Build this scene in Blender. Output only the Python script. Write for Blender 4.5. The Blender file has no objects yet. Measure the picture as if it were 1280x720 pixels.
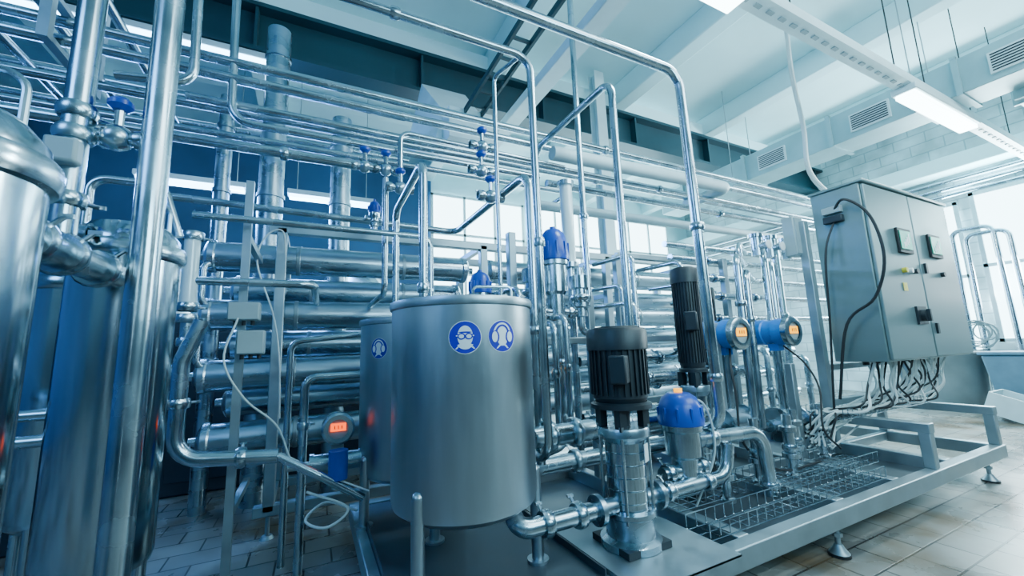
import bpy, random
from math import *
from mathutils import Vector, Matrix
random.seed(4)
V=Vector
# ------------------------------------------------------------------ materials
def mat(name, base, metal=0.0, rough=0.5, var=0.0, vscale=(6,6,6), rvar=0.0, bump=0.0, bscale=60, emit=None, es=0, coat=0):
    m=bpy.data.materials.new(name); m.use_nodes=True; nt=m.node_tree; b=nt.nodes['Principled BSDF']
    b.inputs['Base Color'].default_value=(*base,1); b.inputs['Metallic'].default_value=metal; b.inputs['Roughness'].default_value=rough
    if coat: b.inputs['Coat Weight'].default_value=coat
    if emit: b.inputs['Emission Color'].default_value=(*emit,1); b.inputs['Emission Strength'].default_value=es
    if var or rvar:
        tc=nt.nodes.new('ShaderNodeTexCoord'); mp=nt.nodes.new('ShaderNodeMapping'); mp.inputs['Scale'].default_value=vscale
        nz=nt.nodes.new('ShaderNodeTexNoise'); nz.inputs['Scale'].default_value=1.0; nz.inputs['Detail'].default_value=4
        nt.links.new(tc.outputs['Object'],mp.inputs[0]); nt.links.new(mp.outputs[0],nz.inputs['Vector'])
        if var:
            r=nt.nodes.new('ShaderNodeMapRange'); r.inputs[1].default_value=.3; r.inputs[2].default_value=.7; r.inputs[3].default_value=1-var; r.inputs[4].default_value=1+var*.5
            mx=nt.nodes.new('ShaderNodeVectorMath'); mx.operation='SCALE'; mx.inputs[0].default_value=base
            nt.links.new(nz.outputs[0],r.inputs[0]); nt.links.new(r.outputs[0],mx.inputs['Scale']); nt.links.new(mx.outputs[0],b.inputs['Base Color'])
        if rvar:
            r=nt.nodes.new('ShaderNodeMapRange'); r.inputs[1].default_value=.3; r.inputs[2].default_value=.7; r.inputs[3].default_value=max(.03,rough-rvar); r.inputs[4].default_value=rough+rvar
            nt.links.new(nz.outputs[0],r.inputs[0]); nt.links.new(r.outputs[0],b.inputs['Roughness'])
    if bump:
        tc=nt.nodes.new('ShaderNodeTexCoord'); nz=nt.nodes.new('ShaderNodeTexNoise'); nz.inputs['Scale'].default_value=bscale
        bp=nt.nodes.new('ShaderNodeBump'); bp.inputs['Strength'].default_value=bump; bp.inputs['Distance'].default_value=.01
        nt.links.new(tc.outputs['Object'],nz.inputs['Vector']); nt.links.new(nz.outputs[0],bp.inputs['Height']); nt.links.new(bp.outputs[0],b.inputs['Normal'])
    return m
PIPE=mat('polished_pipe_steel',(.46,.56,.62),1,.24,var=.2,vscale=(5,5,5),rvar=.08)
TUBE=mat('satin_vessel_steel',(.38,.48,.55),1,.29,var=.2,vscale=(2,9,9),rvar=.08)
TANK=mat('brushed_tank_steel',(.43,.50,.55),1,.38,var=.16,vscale=(9,9,1.3),rvar=.08,bump=.05,bscale=25)
MIRROR=mat('mirror_filter_steel',(.46,.56,.62),1,.18,var=.2,vscale=(8,8,1.5),rvar=.07)
FRAME=mat('welded_frame_steel',(.32,.40,.44),.8,.45,var=.18,rvar=.1)
TRAYM=mat('dull_tray_steel',(.09,.12,.145),.7,.5,var=.25,rvar=.1)
CAB=mat('cabinet_steel',(.20,.285,.30),.6,.42,var=.08,vscale=(2,2,8),rvar=.06)
GALV=mat('galvanised_sheet',(.33,.52,.56),.35,.5,var=.12,vscale=(3,3,3))
DRUM=mat('dull_drum_steel',(.20,.27,.29),.3,.5,var=.2,vscale=(3,3,3))
BLACK=mat('black_motor_paint',(.014,.022,.030),0,.45,var=.3,vscale=(8,8,8))
RUBBER=mat('black_rubber',(.012,.014,.018),0,.55,var=.2)
BLUE=mat('blue_valve_plastic',(.008,.065,.42),0,.3,var=.15,vscale=(8,8,8))
TBLUE=mat('blue_transmitter_paint',(.005,.19,.62),0,.3,var=.1)
SBLUE=mat('blue_sign_vinyl',(.012,.012,.42),0,.4,var=.06)
WHITE=mat('white_vinyl',(.82,.86,.88),0,.4,var=.04)
CABLE=mat('pale_cable_sheath',(.58,.65,.65),0,.5,var=.1)
YEL=mat('yellow_vinyl',(.75,.6,.05),0,.4,var=.1)
ORANGE=mat('orange_display',(.9,.28,.0),0,.4,var=.02,emit=(1,.40,.0),es=2.8)
RED=mat('red_display',(.8,.05,.0),0,.4,var=.02,emit=(1,.09,.0),es=3.0)
GREEN=mat('green_screen',(.02,.35,.25),0,.25,var=.1,emit=(.05,.6,.42),es=.5)
GLASS=mat('milky_sight_glass',(.62,.74,.78),0,.12,var=.05,coat=.5)
INSUL=mat('white_pipe_insulation',(.46,.60,.64),0,.5,var=.08)
GREYBOX=mat('grey_box_plastic',(.30,.39,.42),0,.45,var=.08)
BEAM=mat('dark_beam_paint',(.018,.055,.075),.2,.5,var=.2,vscale=(1,1,1))
CEIL=mat('ceiling_paint',(.58,.82,.86),0,.75,var=.10,vscale=(.8,.8,.8))
WHITEP=mat('white_tray_enamel',(.62,.76,.79),.1,.45,var=.06)
LAMP=mat('lamp_diffuser',(.9,1,1),0,.4,var=.01,emit=(.72,.97,1),es=14)
BLAMP=mat('blue_lamp_diffuser',(.8,.9,1),0,.4,var=.01,emit=(.35,.68,1),es=16)
WINM=mat('bright_window_glass',(.8,.95,1),0,.3,var=.02,emit=(.62,.92,1),es=8)
DARKM=mat('dark_machine_paint',(.015,.025,.04),.1,.45,var=.2)
BINM=mat('blue_grey_plastic',(.10,.20,.28),0,.5,var=.15)
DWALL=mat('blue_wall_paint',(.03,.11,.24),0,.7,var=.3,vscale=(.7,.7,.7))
def tilemat(name,c1,c2,mortar,w,h,ms,rough,plane='xy',offs=.5,stain=False):
    m=bpy.data.materials.new(name); m.use_nodes=True; nt=m.node_tree; b=nt.nodes['Principled BSDF']
    tc=nt.nodes.new('ShaderNodeTexCoord'); sp=nt.nodes.new('ShaderNodeSeparateXYZ'); cb=nt.nodes.new('ShaderNodeCombineXYZ')
    nt.links.new(tc.outputs['Object'],sp.inputs[0])
    ix={'x':0,'y':1,'z':2}
    nt.links.new(sp.outputs[ix[plane[0]]],cb.inputs[0]); nt.links.new(sp.outputs[ix[plane[1]]],cb.inputs[1])
    br=nt.nodes.new('ShaderNodeTexBrick'); br.offset=offs; br.inputs['Scale'].default_value=1
    br.inputs['Color1'].default_value=(*c1,1); br.inputs['Color2'].default_value=(*c2,1); br.inputs['Mortar'].default_value=(*mortar,1)
    br.inputs['Brick Width'].default_value=w; br.inputs['Row Height'].default_value=h; br.inputs['Mortar Size'].default_value=ms; br.inputs['Mortar Smooth'].default_value=.2
    nt.links.new(cb.outputs[0],br.inputs['Vector'])
    nz=nt.nodes.new('ShaderNodeTexNoise'); nz.inputs['Scale'].default_value=1.6; nz.inputs['Detail'].default_value=6; nt.links.new(tc.outputs['Object'],nz.inputs['Vector'])
    r=nt.nodes.new('ShaderNodeMapRange'); r.inputs[1].default_value=.35; r.inputs[2].default_value=.7; r.inputs[3].default_value=.55; r.inputs[4].default_value=1.08
    sc=nt.nodes.new('ShaderNodeVectorMath'); sc.operation='SCALE'; nt.links.new(nz.outputs[0],r.inputs[0]); nt.links.new(br.outputs['Color'],sc.inputs[0]); nt.links.new(r.outputs[0],sc.inputs['Scale'])
    col=sc.outputs[0]
    if stain:
        n2=nt.nodes.new('ShaderNodeTexNoise'); n2.inputs['Scale'].default_value=1.9; n2.inputs['Detail'].default_value=8; nt.links.new(tc.outputs['Object'],n2.inputs['Vector'])
        r2=nt.nodes.new('ShaderNodeMapRange'); r2.inputs[1].default_value=.50; r2.inputs[2].default_value=.66; r2.inputs[4].default_value=.8; nt.links.new(n2.outputs[0],r2.inputs[0])
        mx=nt.nodes.new('ShaderNodeMix'); mx.data_type='RGBA'; mx.inputs['B'].default_value=(.11,.068,.032,1)
        nt.links.new(r2.outputs[0],mx.inputs['Factor']); nt.links.new(col,mx.inputs['A']); col=mx.outputs['Result']
    nt.links.new(col,b.inputs['Base Color'])
    rr=nt.nodes.new('ShaderNodeMapRange'); rr.inputs[1].default_value=.3; rr.inputs[2].default_value=.7; rr.inputs[3].default_value=rough-.12; rr.inputs[4].default_value=rough+.15
    nt.links.new(nz.outputs[0],rr.inputs[0]); nt.links.new(rr.outputs[0],b.inputs['Roughness'])
    bp=nt.nodes.new('ShaderNodeBump'); bp.inputs['Strength'].default_value=.4; bp.inputs['Distance'].default_value=.004; bp.invert=True
    nt.links.new(br.outputs['Fac'],bp.inputs['Height']); nt.links.new(bp.outputs[0],b.inputs['Normal'])
    return m
FLOOR=tilemat('floor_tiles',(.30,.29,.265),(.22,.22,.21),(.045,.045,.045),.30,.20,.006,.28,'xy',.5,True)
BRICK=tilemat('white_painted_brick',(.66,.80,.83),(.60,.75,.79),(.40,.54,.58),.5,.22,.012,.7,'yz')
# ------------------------------------------------------------------ mesh builder
class B:
    def __init__(s): s.v=[]; s.f=[]; s.m=[]; s.mats=[]
    def mi(s,m):
        if m not in s.mats: s.mats.append(m)
        return s.mats.index(m)
    def add(s,vs,fs,m):
        k=len(s.v); i=s.mi(m); s.v+= [V(x) for x in vs]
        for f in fs: s.f.append([k+j for j in f]); s.m.append(i)
        return s
    def box(s,c,sz,m,rot=None):
        c=V(c); h=V(sz)/2; vs=[]
        for x in(-1,1):
            for y in(-1,1):
                for z in(-1,1):
                    p=V((x*h.x,y*h.y,z*h.z)); p=rot@p if rot else p; vs.append(c+p)
        return s.add(vs,[(0,1,3,2),(4,6,7,5),(0,4,5,1),(2,3,7,6),(0,2,6,4),(1,5,7,3)],m)
    def lathe(s,prof,base,m,axis=(0,0,1),seg=20):
        a=V(axis).normalized(); base=V(base)
        u=a.orthogonal().normalized() if abs(a.z)<.99 else V((1,0,0)); w=a.cross(u)
        vs=[];fs=[];rings=[]
        for r,z in prof:
            if r<1e-5: rings.append([len(vs)]); vs.append(base+a*z)
            else:
                rings.append(list(range(len(vs),len(vs)+seg)))
                for k in range(seg):
                    t=2*pi*k/seg; vs.append(base+a*z+(u*cos(t)+w*sin(t))*r)
        for A,C in zip(rings,rings[1:]):
            for k in range(seg):
                n=(k+1)%seg
                if len(A)==1 and len(C)==1: continue
                if len(A)==1: fs.append((A[0],C[n],C[k]))
                elif len(C)==1: fs.append((A[k],A[n],C[0]))
                else: fs.append((A[k],A[n],C[n],C[k]))
        return s.add(vs,fs,m)
    def cyl(s,p0,p1,r,m,seg=16,r2=None):
        p0=V(p0);p1=V(p1);L=(p1-p0).length; r2=r if r2 is None else r2
        return s.lathe([(0,0),(r,0),(r2,L),(0,L)],p0,m,p1-p0,seg)
    def ball(s,c,r,m,seg=14):
        return s.lathe([(r*sin(pi*i/8) if 0<i<8 else 0,-r*cos(pi*i/8)) for i in range(9)],c,m,(0,0,1),seg)
    def tube(s,path,r,m,R=None,seg=14):
        P=[V(p) for p in path]; R=R if R is not None else r*3.2; pts=[P[0]]
        for i in range(1,len(P)-1):
            d1=(P[i]-P[i-1]);d2=(P[i+1]-P[i]);l1=d1.length;l2=d2.length;d1.normalize();d2.normalize()
            th=d1.angle(d2)
            if th<.02: pts.append(P[i]); continue
            t=min(R*tan(th/2),l1*.49,l2*.49); rr=t/tan(th/2)
            c=P[i]+(d2-d1).normalized()*(rr/cos(th/2)); ax=d1.cross(d2).normalized(); st=P[i]-d1*t-c
            n=max(3,int(th/.2))
            for k in range(n+1): pts.append(c+Matrix.Rotation(th*k/n,3,ax)@st)
        pts.append(P[-1])
        vs=[];fs=[]; t0=(pts[1]-pts[0]).normalized(); u=t0.orthogonal().normalized()
        for i,p in enumerate(pts):
            a=(pts[i]-pts[i-1]).normalized() if i else t0
            b=(pts[i+1]-pts[i]).normalized() if i<len(pts)-1 else a
            t=(a+b).normalized(); u=(u-t*u.dot(t)).normalized(); w=t.cross(u)
            for k in range(seg):
                g=2*pi*k/seg; vs.append(p+(u*cos(g)+w*sin(g))*r)
        for i in range(len(pts)-1):
            for k in range(seg):
                n=(k+1)%seg; fs.append((i*seg+k,i*seg+n,(i+1)*seg+n,(i+1)*seg+k))
        fs.append(tuple(range(seg))[::-1]); fs.append(tuple(range((len(pts)-1)*seg,len(pts)*seg)))
        return s.add(vs,fs,m)
def mkobj(name,b,loc,parent=None,bevel=0,ang=35):
    loc=V(loc); me=bpy.data.meshes.new(name); me.from_pydata([tuple(v-loc) for v in b.v],[],b.f)
    for m in b.mats: me.materials.append(m)
    me.polygons.foreach_set('material_index',b.m); me.polygons.foreach_set('use_smooth',[True]*len(b.f))
    me.update(); me.set_sharp_from_angle(angle=radians(ang))
    o=bpy.data.objects.new(name,me); bpy.context.collection.objects.link(o)
    if parent: o.parent=parent
    else: o.location=loc
    if bevel:
        md=o.modifiers.new('bevel','BEVEL'); md.width=bevel; md.segments=2; md.limit_method='ANGLE'
    return o
class Thing:
    def __init__(s,name,label,cat,loc,group=None):
        s.e=bpy.data.objects.new(name,None); s.e.empty_display_size=.1; bpy.context.collection.objects.link(s.e); s.e.location=loc; s.loc=V(loc)
        s.e['label']=label; s.e['category']=cat
        if group: s.e['group']=group
    def part(s,name,b,parent=None,bevel=0,label=None):
        o=mkobj(name,b,s.loc,parent or s.e,bevel)
        if label: o['label']=label
        return o
def single(name,b,loc,label,cat,group=None,bevel=0,kind=None):
    o=mkobj(name,b,loc,None,bevel); o['label']=label; o['category']=cat
    if group: o['group']=group
    if kind: o['kind']=kind
    return o
def struct(name,b,loc=(0,0,0),bevel=0):
    o=mkobj(name,b,loc,None,bevel); o['kind']='structure'; return o
def clampgeo(b,p,ax,r,m=None,w=.022,k=1.45):
    ax=V(ax).normalized(); m=m or PIPE
    b.lathe([(r,-w),(r*k*.9,-w),(r*k,-w*.4),(r*k,w*.4),(r*k*.9,w),(r,w)],p,m,ax,16)
    o=ax.orthogonal().normalized(); b.cyl(V(p)+o*r*1.3,V(p)+o*(r*1.5+.03),.007,m,8); b.box(V(p)+o*(r*1.5+.03),(.03,.012,.012),m)
def pipe(label,path,r,R=None,m=None,clamps=(),name='process_pipe',group=None,cat='pipe',seg=14):
    b=B(); b.tube(path,r,m or PIPE,R,seg); o=single(name,b,path[0],label,cat,group)
    for p,ax in clamps:
        c=B(); clampgeo(c,p,ax,r); mkobj('pipe_clamp',c,path[0],o)
    return o
X=(1,0,0);Y=(0,1,0);Z=(0,0,1)
# ------------------------------------------------------------------ room shell
b=B(); b.box((4,3,-.05),(18,12,.1),FLOOR); struct('floor',b)
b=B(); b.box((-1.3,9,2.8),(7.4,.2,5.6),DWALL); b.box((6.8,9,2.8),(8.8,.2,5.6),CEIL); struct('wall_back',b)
b=B(); b.box((11.1,3,2.8),(.2,12,5.6),BRICK); struct('wall_right',b)
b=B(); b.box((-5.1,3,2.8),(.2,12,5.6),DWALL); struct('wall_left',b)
b=B(); b.box((3,3,5.65),(16.2,12.2,.1),CEIL); struct('ceiling',b)
n=1
for x in (-3.1,-.8,2.3,4.6,6.9,9.2):
    b=B(); b.box((x,3,5.42),(.26,12,.36),CEIL); struct('trim_%d'%n,b,(x,3,5.42),.02); n+=1
for y in (2.6,7.0):
    b=B(); b.box((3,y,5.52),(16,.18,.16),CEIL); struct('trim_%d'%n,b,(3,y,5.5),.02); n+=1
b=B(); b.box((10.75,3,4.35),(.5,12,.28),CEIL); struct('trim_%d'%n,b,(10.75,3,4.35),.02); n+=1
wn=1
def window(cx,cy,cz,w,h,axis,nx,nz):
    global wn
    b=B()
    def bx(u,z,du,dz,off,m,th=.04):
        if axis=='x': b.box((cx+off,cy+u,cz+z),(th,du,dz),m)
        else: b.box((cx+u,cy+off,cz+z),(du,th,dz),m)
    bx(0,0,w,h,0,WINM,.02)
    for i in range(nx+1): bx(-w/2+w*i/nx,0,.06,h+.06,-.03,WHITEP)
    for i in range(nz+1): bx(0,-h/2+h*i/nz,w+.06,.06,-.03,WHITEP)
    struct('window_%d'%wn,b,(cx,cy,cz)); wn+=1
window(10.96,3.0,2.25,.45,2.8,'x',1,2)
window(10.96,1.6,2.4,1.9,2.7,'x',2,2)
for x in (3.6,6.2,8.8): window(x,8.86,3.0,2.4,3.8,'y',3,4)
# ------------------------------------------------------------------ ceiling equipment
b=B()
for z in (4.66,5.22): b.box((3,5,z),(16,.34,.05),BEAM)
b.box((3,5,4.94),(16,.05,.55),BEAM)
for i in range(9): b.box((-4.5+i*1.9,5,4.94),(.03,.3,.5),BEAM)
b.box((3,5,5.36),(16,.3,.22),CEIL)
single('steel_roof_beam',b,(3,5,4.6),'dark teal steel roof girder running the length of the hall','beam')
b=B()
for y in(4.52,4.68): b.box((3.95,y,2.8),(.18,.015,5.5),WHITEP)
b.box((3.95,4.6,2.8),(.02,.16,5.5),WHITEP); b.box((3.95,4.6,.02),(.35,.35,.03),WHITEP)
single('steel_column',b,(3.95,4.6,0),'pale painted steel column standing behind the tube rack','column')
t=Thing('ventilation_duct','galvanised square ventilation duct under the ceiling with side grilles','duct',(6.65,2,3.85))
b=B(); b.box((6.65,2.2,4.05),(.5,7,.42),GALV)
t.part('duct_body',b,bevel=.01)
for y in (-.3,.95,2.2,3.45,4.7):
    b=B()
    for dx,dz,sx,sz in((0,.22,.58,.03),(0,-.22,.58,.03),(.27,0,.03,.46),(-.27,0,.03,.46)): b.box((6.65+dx,y+.45,4.05+dz),(sx,.05,sz),GALV)
    t.part('duct_flange',b)
for y in (.95,2.2,3.45):
    b=B(); b.box((6.385,y,4.03),(.03,.42,.24),WHITEP)
    for k in range(7): b.box((6.368,y,3.94+k*.03),(.012,.38,.012),RUBBER)
    t.part('air_grille',b)
for y in(-.6,1.75,4.1):
    b=B()
    for x in(6.36,6.94): b.cyl((x,y,3.82),(x,y,5.6),.006,FRAME,6)
    b.box((6.65,y,3.82),(.64,.04,.02),FRAME); t.part('duct_hanger',b)
b=B(); b.box((8.95,.9,3.98),(4.05,.5,.46),GALV)
for dx in(-1.9,-.95,0,.95): b.box((8.95+dx,.9,3.98),(.04,.56,.52),GALV)
single('branch_duct',b,(8.95,.9,3.7),'galvanised box duct running from the main duct to the wall','duct',bevel=.005)
b=B(); b.box((4.8,1.53,3.72),(9.4,.14,.02),WHITEP)
for y in(1.465,1.595): b.box((4.8,y,3.76),(9.4,.01,.08),WHITEP)
for i in range(60): b.box((.3+i*.155,1.53,3.706),(.07,.03,.012),GREYBOX)
single('cable_trunking',b,(4.8,1.53,3.7),'long perforated white cable trunking hung below the ceiling','cable tray')
def lamp(c,L,ax,mm,label,grp=None,hang=None):
    t=Thing('fluorescent_lamp',label,'lamp',c,grp); c=V(c)
    s=(L,.2,.07) if ax=='x' else (.2,L,.07)
    b=B(); b.box(c+V((0,0,.035)),s,WHITEP); t.part('lamp_housing',b,bevel=.01)
    b=B(); b.box(c+V((0,0,-.02)),(s[0]-.05 if ax=='x' else .16, .16 if ax=='x' else L-.05,.045),mm); t.part('lamp_diffuser',b,bevel=.01)
    if hang:
        for k in(-1,1):
            b=B(); b.cyl(c+V((k*L*.4,0,.07)),(c.x+k*L*.4,c.y,hang),.006,FRAME,6); t.part('hanging_rod',b)
lamp((6.15,1.53,3.64),1.7,'x',LAMP,'glowing long fluorescent fixture mounted under the cable trunking')
lamp((2.30,1.53,3.64),.8,'x',LAMP,'glowing short fluorescent fixture mounted under the cable trunking')
for x in(-3.2,-1.5,.2): lamp((x,6.4,3.55),1.2,'x',BLAMP,'bluish fluorescent fixture hanging over the rear hall','rear hall lamps',5.6)
for x in(-2.8,-1.2): lamp((x,4.95,4.56),1.3,'x',BLAMP,'bluish fluorescent fixture fixed below the dark roof girder','girder lamps')
for x in(1.0,3.4,5.2,5.9,7.2,8.6):
    b=B(); b.tube([(x,1.53,3.78),(x+.03,1.53,5.6)],.006,RUBBER,seg=6); single('hanger_wire',b,(x,1.53,3.78),'thin dark wire holding the cable trunking to the ceiling','wire','trunking hanger wires')
b=B(); b.box((2.13,2.6,3.98),(.17,4.6,.03),WHITEP)
for x in(2.045,2.215): b.box((x,2.6,4.02),(.012,4.6,.1),WHITEP)
single('cable_tray',b,(2.13,2.6,3.95),'pale cream cable tray crossing under the roof girder','cable tray')
b=B()
for x in(1.38,1.57): b.box((x,3.2,3.75),(.025,3.4,.06),BEAM)
for i in range(14): b.box((1.475,1.6+i*.25,3.75),(.19,.025,.025),BEAM)
single('cable_ladder',b,(1.475,3.2,3.7),'dark grey cable ladder running toward the roof girder','cable tray')
b=B(); b.add([(.95,4.7,3.65),(1.95,4.7,3.65),(1.75,4.7,4.65),(1.15,4.7,4.65),(1.1,3.95,3.40),(1.9,3.95,3.40),(1.7,3.95,3.85),(1.2,3.95,3.85)],[(0,1,2,3),(4,7,6,5),(0,4,5,1),(1,5,6,2),(2,6,7,3),(3,7,4,0)],WHITEP)
b.box((1.45,3.85,3.6),(.5,.25,.35),WHITEP)
single('extractor_hood',b,(1.5,4.4,3.4),'white sloping sheet metal duct hood beside the roof girder','duct',bevel=.005)
# ------------------------------------------------------------------ overhead pipes
g='overhead pipe bundle'
L='long horizontal polished steel pipe in the overhead bundle'
for y,z,x0,x1,r in ((2.8,3.06,-2.6,6.6,.03),(2.8,2.95,-2.6,6.6,.03),(2.85,2.80,-.74,6.4,.026),(3.0,2.72,1.9,6.3,.034),(3.15,2.92,-2.4,6.7,.03)):
    pipe(L,[(x0,y,z),(x1,y,z)],r,group=g,clamps=[((x0+(x1-x0)*.55,y,z),X)])
pipe('steel pipe dropping from the ceiling and turning along the bundle',[(-.56,2.8,5.6),(-.50,2.8,2.66),(1.7,2.8,2.66)],.024,.12)
pipe('thick steel header ending at the hand valve',[(-2.4,2.75,2.48),(.36,2.75,2.48)],.032,clamps=[((-.2,2.75,2.48),X)])
pipe('white insulated pipe ending in an elbow above the skid',[(1.75,2.65,2.82),(4.0,2.65,2.86),(4.0,3.2,2.86)],.06,.1,INSUL)
pipe('white insulated pipe hung below the overhead bundle',[(1.9,3.3,2.62),(6.2,3.3,2.66)],.05,.1,INSUL)
for y,z,r in((4.3,3.35,.035),(4.3,3.60,.05),(4.5,4.0,.045),(3.9,3.1,.03)):
    pipe('steel service pipe running high along the rear of the hall',[(-5,y,z),(2.2+r*20,y,z),(2.2+r*20,y+.4,z)] if z<3.3 else [(-5,y,z),(.9,y,z)],r,.12,group='rear service pipes')
for x,z in((-1.45,3.25),(-1.15,3.3),(-1.85,3.3)):
    pipe('steel pipe crossing overhead from front to rear',[(x,.9,z),(x,4.4,z)],.028,group='crossing pipes')
b=B()
for yy in(2.7,3.24): b.box((-1.3,yy,4.24),(.045,.045,2.72),FRAME)
b.box((-1.3,2.97,2.9),(.045,.50,.03),FRAME); b.box((-1.3,2.97,3.15),(.045,.50,.03),FRAME)
single('pipe_hanger_bracket',b,(-1.3,2.95,2.9),'square steel hanger bracket carrying the overhead pipes','bracket')
pipe('polished steel pipe arching down in front of the pumps',[(-.9,1.6,2.93),(2.06,1.6,2.93),(2.10,1.6,.70),(2.10,1.85,.70)],.030,.13,clamps=[((2.08,1.6,1.9),Z),((2.09,1.6,1.0),Z)])
pipe('slim steel pipe arching down beside the tank',[(-1.2,1.75,2.82),(1.04,1.75,2.82),(1.045,1.75,.66),(1.045,2.1,.66)],.021,.10,clamps=[((1.045,1.75,1.75),Z),((.3,1.75,2.82),X)])
pipe('steel pipe arching forward from the bundle and down',[(1.67,2.8,2.72),(1.67,2.75,2.90),(1.67,1.8,2.90),(1.66,1.8,.9)],.024,.10)
pipe('steel pipe dropping from the ceiling to the valve block',[(1.85,2.4,5.6),(1.84,2.4,1.52),(1.62,2.4,1.45)],.024,.10,clamps=[((1.845,2.4,2.2),Z)])
pipe('thin steel tank inlet pipe with a short forward bend',[(.93,2.0,1.40),(.93,2.0,2.84),(.99,1.8,2.84)],.013,.05)
pipe('steel tank inlet pipe bending rearward above the lid',[(.46,1.85,1.40),(.46,1.85,2.14),(.47,2.62,2.14),(.47,2.62,1.4)],.021,.08,clamps=[((.46,1.85,1.50),Z)])
pipe('long steel pipe crossing the rack then turning forward and down',[(-1.0,3.2,2.27),(1.08,3.2,2.22),(1.10,1.93,2.22),(1.10,1.93,.60)],.026,.10,clamps=[((1.1,1.93,1.3),Z)])
pipe('steel pipe with a hooked lower end above the filters',[(-.66,2.4,5.6),(-.60,2.4,2.62),(-.9,2.4,2.58)],.022,.1)
pipe('slim steel pipe crossing behind the tank',[(-.6,2.6,1.98),(.7,2.62,1.98),(.7,2.62,1.4)],.02,.08)
pipe('steel branch pipe at the sight glass',[(-.58,2.6,1.62),(.0,2.6,1.62),(.02,3.5,1.62)],.022,.08)
for x,y,r,z in((-.40,4.2,.105,4.44),(.20,4.2,.095,3.62),(-.78,4.2,.06,3.62)):
    t=Thing('exhaust_stack','tall round galvanised riser standing behind the tube rack','riser pipe',(x,y,0),'rear risers')
    b=B(); b.cyl((x,y,0),(x,y,z),r,TUBE,24); t.part('riser_pipe',b)
    for zz in(1.2,2.7,z-.3):
        b=B(); b.lathe([(r,-.02),(r+.012,-.015),(r+.012,.015),(r,.02)],(x,y,zz),TUBE,Z,24); t.part('riser_band',b)
# ------------------------------------------------------------------ tube rack
t=Thing('tube_rack','welded square steel rack frame on levelling feet holding membrane tubes','rack',(-.25,3.35,0))
xs=(-.23,1.40,2.85,4.3)
for x in xs:
    for y in(3.38,4.05):
        b=B(); b.box((x,y,1.17),(.07,.07,2.0),FRAME); t.part('rack_upright',b,bevel=.006)
        b=B(); b.cyl((x,y,0),(x,y,.02),.045,FRAME,14,.03); b.cyl((x,y,.02),(x,y,.18),.014,FRAME,8); t.part('levelling_foot',b)
for y in(3.38,4.05):
    for z in(.18,2.16):
        b=B(); b.box((2.03,y,z),(4.7,.07,.07),FRAME); t.part('rack_rail',b,bevel=.006)
for x in xs:
    for z in(.18,.86,1.30,1.74,2.16):
        b=B(); b.box((x,3.71,z),(.05,.6,.05),FRAME); t.part('cross_bar',b)
def memb(x0,x1,y,z,r=.112):
    t=Thing('membrane_tube','horizontal satin steel membrane housing tube lying in the rack','membrane tube',(x0,y,z),'membrane housing tubes')
    b=B(); b.cyl((x0+.05,y,z),(x1-.05,y,z),r,TUBE,28); t.part('tube_body',b)
    for xx,s in((x0,1),(x1,-1)):
        b=B(); b.lathe([(0,0),(r*.6,.0),(r*.98,.02),(r*1.1,.035),(r*1.1,.07),(r,.08)],(xx,y,z),PIPE,(s,0,0),28); b.cyl((xx-s*.05,y,z),(xx,y,z),.03,PIPE,12); t.part('end_cap',b)
    for xx in(x0+(x1-x0)*.3,x0+(x1-x0)*.7):
        b=B(); b.lathe([(r,-.015),(r*1.04,-.012),(r*1.04,.012),(r,.015)],(xx,y,z),FRAME,X,28); t.part('tube_strap',b)
for z in(1.97,1.53,1.09): memb(-.74,1.32,3.6,z); memb(1.5,4.25,3.6,z)
for z in(1.75,1.31,.88): memb(-.60,1.32,3.85,z); memb(1.5,4.4,3.85,z)
for z in(.64,): memb(-.70,1.32,3.62,z); memb(1.5,4.4,3.62,z)
for x,z in((-.66,1.75),(-.66,1.31),(1.41,1.75),(1.41,1.31),(4.36,1.75)):
    pipe('short looped steel connector between membrane tubes',[(x+.02,3.55,z+.21),(x-.06,3.5,z+.12),(x-.06,3.5,z-.12),(x+.02,3.55,z-.22)],.022,.07,group='tube end connectors')
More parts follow.
